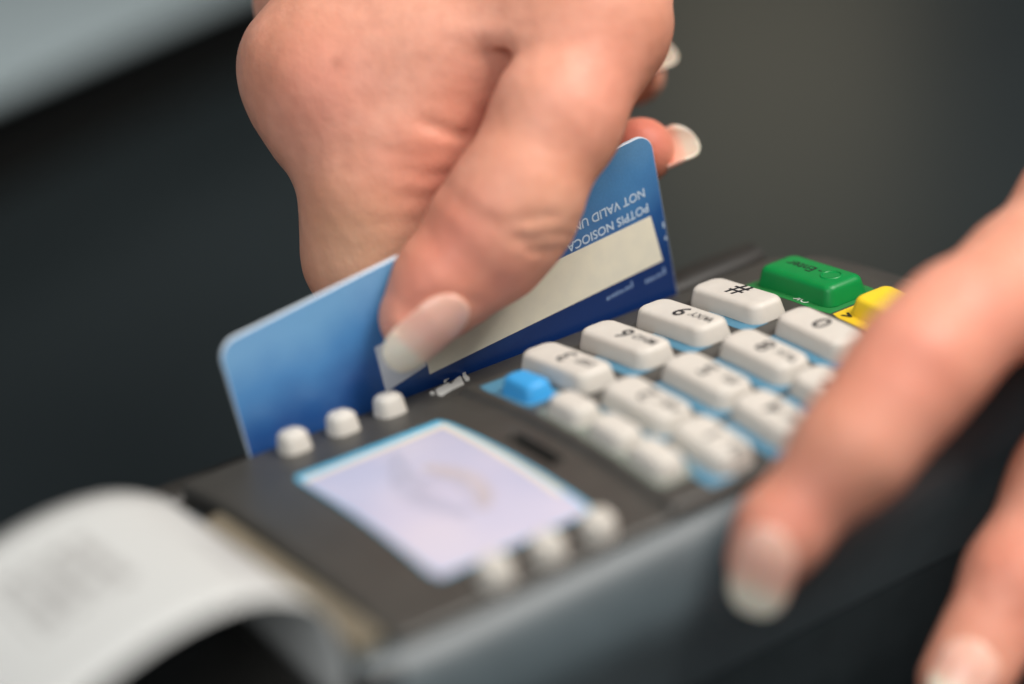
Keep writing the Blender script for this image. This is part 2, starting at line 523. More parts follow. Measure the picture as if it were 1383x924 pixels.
# Enter, correction and cancel keys
eg = place_key('enter_key', key_mesh('enter_key', 9.4, 18.4, KH + .2, .9, 1.9, M['green_key'], .06), 44.6, -23.0, label='green enter key')
legend(eg, 'Enter', 3.0, .2, 2.4, KH + .3, .02)
text_mesh('key_legend', '-', 3.0, M['legend'], eg, Matrix.Translation((.2 * S, -1.9 * S, (KH + .31) * S)) @ UPSIDE, .00002)
# embossed ring on the enter key
bmr = bmesh.new()
nseg, r0, r1 = 40, 1.5, 1.95
vs = []
for i in range(nseg):
    a = 2 * math.pi * i / nseg
    vs.append([bmr.verts.new(((.2 + r * math.cos(a)) * S, (-4.8 + r * math.sin(a)) * S, z * S)) for r, z in ((r0, KH + .1), (r0 + .08, KH + .42), (r1 - .08, KH + .42), (r1, KH + .1))])
for i in range(nseg):
    for k in range(3): bmr.faces.new((vs[i][k], vs[i][k + 1], vs[(i + 1) % nseg][k + 1], vs[(i + 1) % nseg][k]))
rm = bpy.data.meshes.new('ring_emblem'); bmr.to_mesh(rm); bmr.free()
link('ring_emblem', rm, M['green_key'], eg)
yk = place_key('clear_key', key_mesh('clear_key', 9.0, 12.2, KH, .9, 1.9, M['yellow_key'], .06), 45.4, -41.2, label='yellow clear key')
rk = place_key('cancel_key', key_mesh('cancel_key', 9.0, 9.6, KH, .9, 1.9, M['red_key'], .06), 45.4, -55.0, label='red cancel key')
sheet_on_face('green_key_label', 38.4, 51.0, -33.4, -12.6, .05, M['green_print'], term, 8, .5)
sheet_on_face('yellow_key_label', 38.6, 51.4, -48.6, -33.8, .05, M['yellow_print'], term, 8, .5)
text_mesh('printed_word', 'OK', 2.2, M['white_print'], term, Matrix.Translation((39.9 * S, -25.8 * S, (zf(-25.8) + KL + .1) * S)) @ UPSIDE, .00002)
text_mesh('printed_arrow', '<', 3.0, M['dark_print'], term, Matrix.Translation((40.5 * S, -36.0 * S, (zf(-36) + KL + .1) * S)) @ UPSIDE, .00003, 'CENTER', .12)

# soft keys beside the screen
sk = key_mesh('soft_key', 4.9, 4.9, 3.3, .5, 1.7, M['key'], .05)
for y in (-5.4, -58.2):
    for i in range(3):
        place_key('soft_key', sk, -47.0 + i * 8.75, y)

# swipe pictogram printed on the lip of the slot
def flat_poly(name, pts, m, parent, lift=.05):
    V = [(x, y, zf(y) + lift) for x, y in pts] + [(x, y, zf(y) - .1) for x, y in pts]
    n = len(pts)
    F = [tuple(range(n))] + [(i, (i + 1) % n, n + (i + 1) % n, n + i) for i in range(n)]
    return from_data(name, V, F, m, parent, False)
picto = flat_poly('swipe_pictogram', [(-19.14, -2.70), (-16.10, -1.86), (-16.31, -3.05), (-13.78, -1.02), (-13.02, -0.99), (-15.20, -5.29), (-17.98, -5.75), (-20.48, -6.68), (-20.66, -5.65)], M['white_print'], term)
flat_poly('pictogram_hook', [(-10.20, 2.75), (-10.50, 1.42), (-12.32, -1.70), (-12.77, -3.24), (-13.67, -4.55), (-14.20, -4.25), (-13.08, -1.73)], M['white_print'], picto)
flat_poly('pictogram_dot', [(-20.71, -3.34), (-19.88, -2.73), (-20.07, -3.89), (-20.70, -4.85), (-21.16, -4.68)], M['white_print'], picto)
flat_poly('pictogram_line', [(-16.23, -0.72), (-15.17, 0.43), (-11.29, 2.47), (-11.43, 1.81), (-15.24, -0.33), (-16.28, -1.46)], M['white_print'], picto)
# ================================================================== BANK CARD
card = root('bank_card', 'blue plastic bank card with cream signature strip being swiped through the slot', 'bank card', (-47.6, .05, -34.2))
card.rotation_euler = (0, -.1319, 0)
CW, CH, CT, CRD = 85.6, 53.98, .76, 3.2
def card_outline(ins=0.0, n=8):
    out = []
    r = CRD - ins
    for cx, cy, a0 in ((CW - CRD, CH - CRD, 0), (CRD, CH - CRD, 90), (CRD, CRD, 180), (CW - CRD, CRD, 270)):
        for k in range(n + 1):
            a = math.radians(a0 + 90 * k / n)
            out.append((cx + r * math.cos(a), cy + r * math.sin(a)))
    return out
def card_material():
    m = bpy.data.materials.new('printed_card_plastic')
    m.use_nodes = True
    nt = m.node_tree; N = nt.nodes; L = nt.links
    b = N['Principled BSDF']
    tc = N.new('ShaderNodeTexCoord'); sp = N.new('ShaderNodeSeparateXYZ')
    L.new(tc.outputs['Object'], sp.inputs[0])
    n = N.new('ShaderNodeTexNoise'); n.inputs['Scale'].default_value = 42; n.inputs['Detail'].default_value = 4
    L.new(tc.outputs['Object'], n.inputs['Vector'])
    # printed gradient: navy below, sky blue above, bluer towards the left
    ad = N.new('ShaderNodeMath'); ad.operation = 'MULTIPLY_ADD'
    L.new(sp.outputs['X'], ad.inputs[0]); ad.inputs[1].default_value = -.075; L.new(sp.outputs['Z'], ad.inputs[2])
    ad2 = N.new('ShaderNodeMath'); ad2.operation = 'MULTIPLY_ADD'
    L.new(n.outputs['Fac'], ad2.inputs[0]); ad2.inputs[1].default_value = .022; L.new(ad.outputs[0], ad2.inputs[2])
    mr = N.new('ShaderNodeMapRange')
    mr.inputs['From Min'].default_value = .0355; mr.inputs['From Max'].default_value = .062
    L.new(ad2.outputs[0], mr.inputs['Value'])
    cr = N.new('ShaderNodeValToRGB')
    e = cr.color_ramp.elements
    e[0].position = 0; e[0].color = srgb(18, 52, 112)
    e[1].position = 1; e[1].color = srgb(122, 178, 222)
    k = cr.color_ramp.elements.new(.35); k.color = srgb(44, 92, 158)
    k = cr.color_ramp.elements.new(.7); k.color = srgb(84, 146, 204)
    L.new(mr.outputs[0], cr.inputs[0])
    n3 = N.new('ShaderNodeTexNoise'); n3.inputs['Scale'].default_value = 2600; n3.inputs['Detail'].default_value = 2
    L.new(tc.outputs['Object'], n3.inputs['Vector'])
    hv = N.new('ShaderNodeMix'); hv.data_type = 'RGBA'; hv.blend_type = 'MULTIPLY'; hv.inputs[0].default_value = .25
    L.new(cr.outputs[0], hv.inputs[6]); L.new(n3.outputs['Fac'], hv.inputs[7])
    L.new(hv.outputs[2], b.inputs['Base Color'])
    b.inputs['Roughness'].default_value = .33
    bp = N.new('ShaderNodeBump'); bp.inputs['Strength'].default_value = .06; bp.inputs['Distance'].default_value = .0001
    L.new(n3.outputs['Fac'], bp.inputs['Height']); L.new(bp.outputs[0], b.inputs['Normal'])
    return m
M['card'] = card_material()
M['small_ink'] = mat('faint_card_print', srgb(128, 152, 190), .4, .4, .03, 900)
M['card_core'] = mat('white_card_core', srgb(214, 226, 236), .35, .5, .02, 300)
O0, O1 = card_outline(.12), card_outline(0)
V = [(x, 0, z) for x, z in O0] + [(x, .1, z) for x, z in O1] + [(x, CT - .1, z) for x, z in O1] + [(x, CT, z) for x, z in O0]
n = len(O0); F = [tuple(range(n)), tuple(reversed(range(3 * n, 4 * n)))]
FE = []
for k in range(3):
    for i in range(n): FE.append((k * n + i, k * n + (i + 1) % n, (k + 1) * n + (i + 1) % n, (k + 1) * n + i))
cb = from_data('card_body', V, F + FE, M['card'], card)
cb.data.materials.append(M['card_core'])
for p in cb.data.polygons:
    p.material_index = 0 if len(p.vertices) > 4 else 1
auto_smooth(cb, 30)
def card_panel(name, pts, m, lift):
    V = [(x, -lift, z) for x, z in pts] + [(x, .02, z) for x, z in pts]
    n = len(pts)
    return from_data(name, V, [tuple(range(n))] + [(i, (i + 1) % n, n + (i + 1) % n, n + i) for i in range(n)], m, card, False)
card_panel('signature_strip', [(33.9, 32.0), (83.6, 30.2), (82.7, 39.3), (33.9, 41.1)], M['strip'], .05)
card_panel('code_box', [(25.4, 32.9), (33.6, 33.7), (33.6, 41.2), (25.4, 41.2)], M['cvv'], .05)
CARD_TXT = Matrix.Rotation(math.radians(90), 4, 'X') @ Matrix.Rotation(math.radians(180), 4, 'Z')
def card_text(t, s, z, size, m=None, bold=.0):
    return text_mesh('card_lettering', t, size, m or M['card_ink'], card, Matrix.Translation((s * S, -.03 * S, z * S)) @ CARD_TXT, .00002, 'LEFT', bold)
card_text('POTPIS NOSIOCA', 82.6, 41.15, 2.25, bold=.02)
card_text('NOT VALID UNLESS SIGNED', 82.4, 44.1, 2.25, bold=.02)
# small print by the slot, too small to read: short strokes
rr = random.Random(3)
for s0, s1, z0 in ((71.0, 76.5, 28.3), (79.5, 83.8, 27.6)):
    s = s1
    while s > s0:
        w = rr.uniform(.25, .6); h = rr.uniform(.45, .75) if s < s1 else 1.2
        card_panel('small_print', [(s - w, z0), (s, z0), (s, z0 + h), (s - w, z0 + h)], M['small_ink'], .03)
        s -= w + .2
for z0, h in ((36.0, 1.0), (33.6, .7)):
    card_panel('small_print', [(84.9, z0), (85.2, z0), (85.2, z0 + h), (84.9, z0 + h)], M['card_ink'], .03)

# ================================================================== RECEIPT
def paper_material():
    m = bpy.data.materials.new('thermal_paper')
    m.use_nodes = True
    nt = m.node_tree; N = nt.nodes; L = nt.links
    b = N['Principled BSDF']
    uv = N.new('ShaderNodeUVMap'); uv.uv_map = 'UVMap'
    sp = N.new('ShaderNodeSeparateXYZ'); L.new(uv.outputs[0], sp.inputs[0])
    def math_(op, a, b_=None, c=None):
        x = N.new('ShaderNodeMath'); x.operation = op
        for i, v in enumerate((a, b_, c)):
            if v is None: continue
            if isinstance(v, (int, float)): x.inputs[i].default_value = v
            else: L.new(v, x.inputs[i])
        return x.outputs[0]
    # printed lines: rows of dashes; u along the paper in mm, v across
    row = math_('FRACT', math_('MULTIPLY', sp.outputs['X'], 1 / 3.4))
    rowmask = math_('LESS_THAN', row, .62)
    nz = N.new('ShaderNodeTexNoise'); nz.inputs['Scale'].default_value = 1.0; nz.inputs['Detail'].default_value = 1
    cmb = N.new('ShaderNodeCombineXYZ')
    L.new(math_('FLOOR', math_('MULTIPLY', sp.outputs['X'], 1 / 3.4)), cmb.inputs[0])
    L.new(math_('MULTIPLY', sp.outputs['Y'], .8), cmb.inputs[1]); L.new(cmb.outputs[0], nz.inputs['Vector'])
    ch = math_('GREATER_THAN', nz.outputs['Fac'], .47)
    def band(v, lo, hi):
        return math_('MULTIPLY', math_('GREATER_THAN', v, lo), math_('LESS_THAN', v, hi))
    f1 = math_('MULTIPLY', band(sp.outputs['X'], 40, 55), band(sp.outputs['Y'], 16, 32))
    f2 = math_('MULTIPLY', band(sp.outputs['X'], 22, 30), band(sp.outputs['Y'], 9, 24))
    f = math_('MAXIMUM', f1, math_('MULTIPLY', f2, .6))
    ink = math_('MULTIPLY', math_('MULTIPLY', rowmask, ch), f)
    mx = N.new('ShaderNodeMix'); mx.data_type = 'RGBA'
    mx.inputs[6].default_value = srgb(200, 201, 198); mx.inputs[7].default_value = srgb(104, 97, 95)
    L.new(math_('MULTIPLY', ink, .62), mx.inputs[0]); L.new(mx.outputs[2], b.inputs['Base Color'])
    b.inputs['Roughness'].default_value = .6
    b.inputs['Subsurface Weight'].default_value = 0.0
    return m
M['paper'] = paper_material()
pp = spline([(-70.6, -14), (-70.9, -4), (-73, 6), (-77.5, 10.4), (-84, 13.0), (-93, 13.2), (-103, 11.0), (-113, 6.8), (-123, -.5), (-134, -9), (-144, -22), (-152, -36)], 6)
V = []; UV = []; F = []
ny = 10
run = 0
for i, (x, z) in enumerate(pp):
    if i: run += math.hypot(x - pp[i - 1][0], z - pp[i - 1][1])
    for j in range(ny + 1):
        v = j / ny
        wob = .5 * math.sin(v * 3.1 + i * .08)
        V.append((x + .3 * wob, -58.6 + 40.4 * v, z + .6 * wob * min(1, i / 12))); UV.append((run, 42.4 * v))
W = ny + 1
for i in range(len(pp) - 1):
    for j in range(ny): F.append((i * W + j, i * W + j + 1, (i + 1) * W + j + 1, (i + 1) * W + j))
receipt = from_data('paper_receipt', V, F, M['paper'], None)
uvl = receipt.data.uv_layers.new(name='UVMap')
for lp in receipt.data.loops: uvl.data[lp.index].uv = UV[lp.vertex_index]
sol = receipt.modifiers.new('thickness', 'SOLIDIFY'); sol.thickness = .00012; sol.offset = 0
receipt['label'] = 'white printed receipt curling out of the printer at the end of the terminal'
receipt['category'] = 'receipt'
# hand skeletons: joint positions and radii in millimetres
RIGHT_HAND = [
    ('index_mc', [[7.21, 35.41, 60.22, 15], [-11.86, 34.89, 45.41, 10.8], [-13.59, 37.86, 46.28, 8.8]], 8),
    ('inteross', [[-10.02, 27.44, 41.31, 14], [15.3, 16.53, 52.61, 15], [31.26, 21.73, 64.86, 18]], 14),
    ('index_prox', [[-14.68, 34.43, 45.93, 8.4], [-14.56, 19.67, 28.76, 10.0], [-16.49, 18.59, 17.11, 9.6]], 6),
    ('index_side', [[0.72, 18.03, 44.63, 12.0], [-6.14, 16.11, 35.06, 10.4], [-14.54, 18.09, 21.04, 9.8]], 8),
    ('index_mid', [[-17.06, 18.37, 16.01, 9.6], [0.77, 22.07, 10.86, 8.8], [13.26, 18.89, 15.6, 7.5]], 3),
    ('index_tip', [[13.26, 18.89, 15.6, 7.5], [21.38, 7.83, 19.92, 6.4]], 2),
    ('mid_mc', [[24.52, 50.64, 60.98, 16], [-1.64, 52.21, 50.96, 10.5]], 9),
    ('mid_prox', [[-1.64, 52.21, 50.96, 9.5], [0.88, 40.66, 13.52, 9]], 3),
    ('mid_mid', [[0.88, 40.66, 13.52, 9], [21.94, 43.27, 10.37, 8.2], [31.39, 27.5, 17.4, 7]], 2),
    ('mid_tip', [[31.39, 27.5, 17.4, 7], [34.31, 8.03, 24.14, 5.8]], 1.5),
    ('ring_mc', [[42.27, 64.46, 59.74, 16], [12.49, 68.24, 54.11, 10.5]], 9),
    ('ring_prox', [[12.49, 68.24, 54.11, 9.5], [16.96, 59.27, 18.96, 8.7]], 3),
    ('ring_mid', [[16.96, 59.27, 18.96, 8.7], [37.43, 61.41, 19.06, 8], [47.0, 44.75, 24.62, 6.8]], 2),
    ('ring_tip', [[47.0, 44.75, 24.62, 6.8], [51.78, 30.63, 28.91, 5.4]], 1.5),
    ('pinky_mc', [[56.81, 75.14, 58.45, 14], [29.35, 81.6, 55.76, 9.5]], 9),
    ('pinky_prox', [[29.35, 81.6, 55.76, 8.5], [35.33, 74.39, 30.56, 7.6]], 3),
    ('pinky_tip', [[35.33, 74.39, 30.56, 7.2], [52.45, 70.62, 30.24, 6.6], [61.7, 50.9, 34.63, 5.2]], 2),
    ('palm', [[25.02, 42.1, 45.97, 20], [46.29, 50.56, 63.48, 22]], 10),
    ('wrist', [[35.33, 41.86, 67.96, 20], [56.29, 48.55, 96.4, 21], [68.38, 54.7, 122.59, 25], [82.92, 68.59, 165.99, 29]], 14),
    ('wrist2', [[53.42, 59.92, 65.17, 19], [71.1, 63.51, 93.59, 20], [85.17, 71.68, 121.08, 24], [100.57, 86.39, 167.04, 28]], 12),
]
RIGHT_THUMB = [
    ('thumb_mc', [[36.46, 19.87, 67.87, 16.5], [21.7, 0.36, 52.72, 11.2]], 8),
    ('thumb_prox', [[18.59, -1.74, 49.88, 10.3], [6.68, -6.03, 40.65, 10.2], [-1.29, -7.48, 33.0, 9.7]], 6),
    ('thumb_ip', [[-6.09, -7.32, 27.36, 8.3], [-4.85, -7.85, 29.14, 9.4]], 5),
    ('thumb_bulge', [[-2.67, -6.61, 24.4, 6.8], [-4.83, -5.52, 21.32, 6.2]], 6),
    ('thumb_pulp', [[-10.8, -5.34, 23.96, 8.9], [-17.48, -4.27, 18.89, 7.2], [-22.42, -3.62, 15.19, 4.8]], 7),
    ('thumb_pulp2', [[-9.42, -4.1, 20.66, 6.8], [-15.45, -3.14, 17.41, 6.0], [-21.61, -3.46, 12.83, 4.4]], 5),
]
LEFT_HAND = [
    ('index_tip', [[-12.2, -72.94, -4.58, 5.2], [-9.14, -73.4, -0.44, 6.1], [2.56, -76.4, 9.71, 6.7]], 4),
    ('index_mid', [[2.56, -76.4, 9.71, 6.7], [14.06, -76.21, 17.01, 7.4]], 8),
    ('index_prox', [[14.06, -76.21, 17.01, 7.4], [24.94, -74.08, 19.79, 8.5], [42.85, -71.45, 20.04, 10.2], [63.95, -69.08, 21.36, 11.5]], 9),
    ('mid_tip', [[15.09, -84.56, -30.96, 6.6], [28.82, -82.54, -20.01, 7.6]], 3),
    ('mid_mid', [[28.82, -82.54, -20.01, 7.6], [43.4, -80.42, -10.24, 8.6]], 3),
    ('mid_prox', [[43.4, -80.42, -10.24, 8.6], [73.24, -76.63, 4.45, 11]], 5),
    ('knuckles', [[59.74, -72.36, 24.69, 12.5], [56.26, -85.17, 13.91, 13], [56.34, -92.48, 0.61, 12]], 8),
    ('ring_tip', [[21.26, -102.86, -39.89, 7.0], [34.48, -100.69, -26.87, 8.0], [51.13, -97.65, -17.71, 8.6]], 3),
    ('ring_prox', [[51.13, -97.65, -17.71, 8.6], [90.2, -87.05, -8.24, 10.5]], 5),
    ('pinky_tip', [[42.09, -115.8, -52.42, 6.2], [55.89, -111.37, -41.8, 7.0], [70.95, -106.55, -33.79, 7.6]], 3),
    ('pinky_prox', [[70.95, -106.55, -33.79, 7.6], [105.65, -95.57, -24.17, 9.5]], 5),
    ('palm', [[70.23, -66.68, 23.8, 12], [109.04, -94.61, -23.07, 13], [137.02, -88.0, -0.66, 18]], 12),
    ('palm2', [[90.58, -65.2, 20.13, 16], [116.43, -72.4, 14.61, 18], [140.25, -77.11, 18.42, 20]], 12),
    ('thumb', [[136.23, -58.86, 15.37, 15], [119.3, -45.01, -4.43, 11], [105.07, -33.74, -13.48, 9.5], [91.89, -27.78, -13.99, 7.5]], 6),
    ('wrist', [[141.76, -80.79, 13.55, 20], [205.46, -92.65, 26.85, 21], [265.58, -108.53, 35.62, 24]], 12),
]
RIGHT_NAILS = [([-18.32, -12.42, 18.81], [-30.13, -9.79, 9.33], [-0.301, -0.947, 0.113], 8.4, 0.3, True),
    ([35.91, 9.06, 20.72], [43.39, 3.24, 24.16], [0.471, 0.253, -0.845], 8.4, 0.55, False),
    ([46.3, 27.2, 30.4], [54.29, 21.32, 34.36], [0.471, 0.253, -0.845], 8.0, 0.55, False)]
LEFT_NAILS = [([-13.83, -76.85, 3.1], [-21.16, -78.12, -6.03], [-0.657, -0.466, 0.592], 8.2, 0.4, True),
    ([15.42, -87.28, -23.19], [8.4, -87.91, -30.65], [-0.636, -0.439, 0.635], 8.6, 0.4, True),
    ([20.19, -106.29, -32.46], [13.08, -106.82, -39.95], [-0.636, -0.439, 0.635], 8.4, 0.4, True),
    ([41.45, -117.23, -45.51], [35.31, -118.52, -52.56], [-0.636, -0.439, 0.635], 7.4, 0.4, True)]
RIGHT_GROOVES = [([[-9.8, 6.75, 41.16], [-7.24, 5.58, 39.26], [-3.42, 5.13, 37.34]], 1.0, 0.8),
    ([[-14.7, 7.05, 34.2], [-10.92, 5.51, 32.77], [-6.14, 5.19, 32.27]], 1.1, 0.3),
    ([[-16.03, 6.89, 30.09], [-11.8, 5.9, 29.13], [-7.43, 6.04, 28.6]], 1.2, 0.22),
    ([[-16.4, 9.22, 37.53], [-12.71, 6.46, 36.3], [-6.4, 4.91, 35.44]], 1.3, 0.25),
    ([[-18.8, 7.67, 26.64], [-15.39, 6.61, 25.27], [-12.0, 6.25, 25.52]], 1.3, 0.2),
    ([[-10.64, -15.98, 30.5], [-5.01, -17.89, 30.32], [4.45, -14.5, 25.66]], 0.8, 0.42),
    ([[-9.78, -16.33, 27.65], [-3.69, -17.59, 26.67], [3.53, -14.45, 23.15]], 0.8, 0.38),
    ([[-8.07, -16.55, 24.99], [-2.15, -16.15, 23.58], [2.1, -14.2, 21.49]], 0.7, 0.35),
    ([[-26.0, -6.9, 17.24], [-23.65, -8.98, 19.61], [-20.42, -11.5, 20.45], [-15.96, -12.72, 17.89]], 1.0, 0.3)]
LEFT_GROOVES = [([[5.82, -77.85, 22.62], [7.07, -82.39, 20.93], [9.92, -85.08, 18.07]], 1.0, 0.25),
    ([[7.68, -78.11, 24.08], [8.86, -82.44, 22.32], [11.72, -85.14, 19.46]], 1.0, 0.25)]
RIGHT_ZONES = [(0, [-0.0, 5.5, 39.0], 6, 0.6),
    (0, [-8.3, 5.7, 29.8], 6, 0.6),
    (0, [-8.3, 5.5, 30.5], 12, 0.5),
    (0, [-21.4, 19.2, 47.2], 10, 0.4),
    (0, [-18.6, -9.0, 27.3], 10, 0.6),
    (0, [-23.6, -7.4, 22.2], 9, 0.6),
    (0, [-10.8, -14.8, 20.4], 8, 0.5),
    (0, [-1.5, 5.2, 41.3], 10, 0.35),
    (0, [31.0, 4.9, 27.7], 9, 1.0),
    (1, [-23.4, 10.3, 22.2], 10, 0.5),
    (1, [-5.1, -17.8, 28.1], 7, 0.25),
    (2, [-17.9, 18.5, 50.8], 1.1, 0.45),
    (0, [10.7, -14.5, 47.2], 10, 0.3)]
LEFT_ZONES = [(0, [8.9, -81.8, 22.9], 11, 0.5),
    (0, [-10.3, -78.4, 5.1], 7, 0.5),
    (0, [-14.5, -76.9, 1.5], 6, 0.6),
    (0, [23.1, -82.0, 24.9], 12, 0.4),
    (0, [24.4, -87.2, -14.9], 12, 0.4)]
WEB = (46.0, 55.0)

# ================================================================== HANDS
def smin(a, b, k):
    h = np.maximum(k - np.abs(a - b), 0) / k
    return np.minimum(a, b) - h * h * k * .25

def rcone(P, a, b, ra, rb):
    a = np.array(a, np.float32); b = np.array(b, np.float32)
    d = b - a; L2 = float(d @ d)
    h = np.clip(((P - a) @ d) / L2, 0, 1)
    q = P - a - h[:, None] * d
    return np.sqrt(np.einsum('ij,ij->i', q, q)) - (ra + (rb - ra) * h)

def group_sdf(P, prims):
    D = None
    for name, pts, k in prims:
        d = None
        for p0, p1 in zip(pts[:-1], pts[1:]):
            e = rcone(P, p0[:3], p1[:3], p0[3], p1[3])
            d = e if d is None else smin(d, e, 3.0)
        D = d if D is None else smin(D, d, float(k))
    return D

def grooves(P, D, lines):
    for pts, width, depth in lines:
        g = None
        for p0, p1 in zip(pts[:-1], pts[1:]):
            a = np.array(p0, np.float32); b = np.array(p1, np.float32); d = b - a
            h = np.clip(((P - a) @ d) / float(d @ d), 0, 1)
            q = P - a - h[:, None] * d
            e = np.sqrt(np.einsum('ij,ij->i', q, q))
            g = e if g is None else np.minimum(g, e)
        D = D + depth * np.exp(-(g / width) ** 2)
    return D

def bumps(P):
    x, y, z = P[:, 0], P[:, 1], P[:, 2]
    return .06 * np.sin(x * .43 + y * .31 + 1.3) * np.sin(y * .37 - z * .41) + .04 * np.sin(x * .9 + z * .8) * np.sin(y * 1.1 + 2 * np.sin(z * .35))

def polygonise(f, lo, hi, vox):
    import openvdb
    n = [int(math.ceil((h - l) / vox / 4)) * 4 + 1 for l, h in zip(lo, hi)]
    cs = vox * 4
    nc = [(k - 1) // 4 for k in n]
    cx = np.stack(np.meshgrid(*[l + cs * (np.arange(k) + .5) for l, k in zip(lo, nc)], indexing='ij'), -1).reshape(-1, 3).astype(np.float32)
    dc = f(cx).reshape(nc)
    full = np.repeat(np.repeat(np.repeat(np.where(dc > 0, 3 * vox, -3 * vox).astype(np.float32), 4, 0), 4, 1), 4, 2)
    act = np.argwhere(np.abs(dc) < cs * 1.35)
    off = np.stack(np.meshgrid(*[np.arange(4)] * 3, indexing='ij'), -1).reshape(-1, 3)
    for s in range(0, len(act), 8000):
        idx = (act[s:s + 8000, None, :] * 4 + off[None]).reshape(-1, 3)
        P = (np.array(lo) + (idx + .5) * vox).astype(np.float32)
        full[idx[:, 0], idx[:, 1], idx[:, 2]] = np.clip(f(P), -3 * vox, 3 * vox)
    g = openvdb.FloatGrid(3 * vox)
    g.copyFromArray(full)
    pts, quads = g.convertToQuads(isovalue=0.0)
    return np.array(lo) + (pts + .5) * vox, quads

def skin_material():
    m = bpy.data.materials.new('skin')
    m.use_nodes = True
    nt = m.node_tree; N = nt.nodes; L = nt.links
    b = N['Principled BSDF']
    tc = N.new('ShaderNodeTexCoord')
    at = N.new('ShaderNodeAttribute'); at.attribute_name = 'flush'
    sepc = N.new('ShaderNodeSeparateColor'); L.new(at.outputs['Color'], sepc.inputs[0])
    def noise(sc, det=4):
        n = N.new('ShaderNodeTexNoise'); n.inputs['Scale'].default_value = sc; n.inputs['Detail'].default_value = det
        L.new(tc.outputs['Object'], n.inputs['Vector']); return n.outputs['Fac']
    def mix(fac, a, c):
        x = N.new('ShaderNodeMix'); x.data_type = 'RGBA'
        if isinstance(fac, float): x.inputs[0].default_value = fac
        else: L.new(fac, x.inputs[0])
        for i, v in ((6, a), (7, c)):
            if isinstance(v, tuple): x.inputs[i].default_value = v
            else: L.new(v, x.inputs[i])
        return x.outputs[2]
    def rng(v, a, b_, c=0.0, d=1.0):
        r = N.new('ShaderNodeMapRange'); L.new(v, r.inputs['Value'])
        r.inputs['From Min'].default_value = a; r.inputs['From Max'].default_value = b_
        r.inputs['To Min'].default_value = c; r.inputs['To Max'].default_value = d
        return r.outputs[0]
    base = mix(rng(noise(70), .35, .65), srgb(218, 151, 124), srgb(231, 167, 142))
    base = mix(rng(noise(420, 5), .42, .62, 0, .22), base, srgb(206, 136, 113))
    base = mix(sepc.outputs[0], base, srgb(216, 124, 104))       # pink zones
    base = mix(sepc.outputs[1], base, srgb(232, 186, 146))       # paler, yellower zones
    base = mix(sepc.outputs[2], base, srgb(150, 84, 60))         # small brown marks
    L.new(base, b.inputs['Base Color'])
    b.inputs['Subsurface Weight'].default_value = .30
    b.inputs['Subsurface Radius'].default_value = (1.0, .35, .2)
    b.inputs['Subsurface Scale'].default_value = .0015
    L.new(rng(noise(300), .3, .7, .46, .62), b.inputs['Roughness'])
    b.inputs['Specular IOR Level'].default_value = .38
    # fine skin relief: crossing furrows and pores
    vo = N.new('ShaderNodeTexVoronoi'); vo.feature = 'DISTANCE_TO_EDGE'; vo.inputs['Scale'].default_value = 1150
    mp = N.new('ShaderNodeMapping'); mp.inputs['Scale'].default_value = (1.0, 1.0, .55)
    L.new(tc.outputs['Object'], mp.inputs[0]); L.new(mp.outputs[0], vo.inputs['Vector'])
    b1 = N.new('ShaderNodeBump'); b1.inputs['Strength'].default_value = .36; b1.inputs['Distance'].default_value = .00010
    L.new(vo.outputs['Distance'], b1.inputs['Height'])
    b2 = N.new('ShaderNodeBump'); b2.inputs['Strength'].default_value = .55; b2.inputs['Distance'].default_value = .0004
    L.new(noise(330, 6), b2.inputs['Height']); L.new(b1.outputs[0], b2.inputs['Normal'])
    L.new(b2.outputs[0], b.inputs['Normal'])
    return m
M['skin'] = skin_material()

def nail_material():
    m = bpy.data.materials.new('fingernail')
    m.use_nodes = True
    nt = m.node_tree; N = nt.nodes; L = nt.links
    b = N['Principled BSDF']
    at = N.new('ShaderNodeAttribute'); at.attribute_name = 'growth'
    cr = N.new('ShaderNodeValToRGB'); e = cr.color_ramp.elements
    e[0].position = .0; e[0].color = srgb(236, 186, 166)
    e[1].position = 1.0; e[1].color = srgb(226, 218, 200)
    k = e.new(.5); k.color = srgb(236, 180, 160)
    k = e.new(.68); k.color = srgb(236, 198, 176)
    k = e.new(.76); k.color = srgb(230, 218, 198)
    L.new(at.outputs['Fac'], cr.inputs[0]); L.new(cr.outputs[0], b.inputs['Base Color'])
    b.inputs['Roughness'].default_value = .28
    b.inputs['Coat Weight'].default_value = .15; b.inputs['Coat Roughness'].default_value = .12
    b.inputs['Subsurface Weight'].default_value = .25; b.inputs['Subsurface Scale'].default_value = .001
    return m
M['nail'] = nail_material()

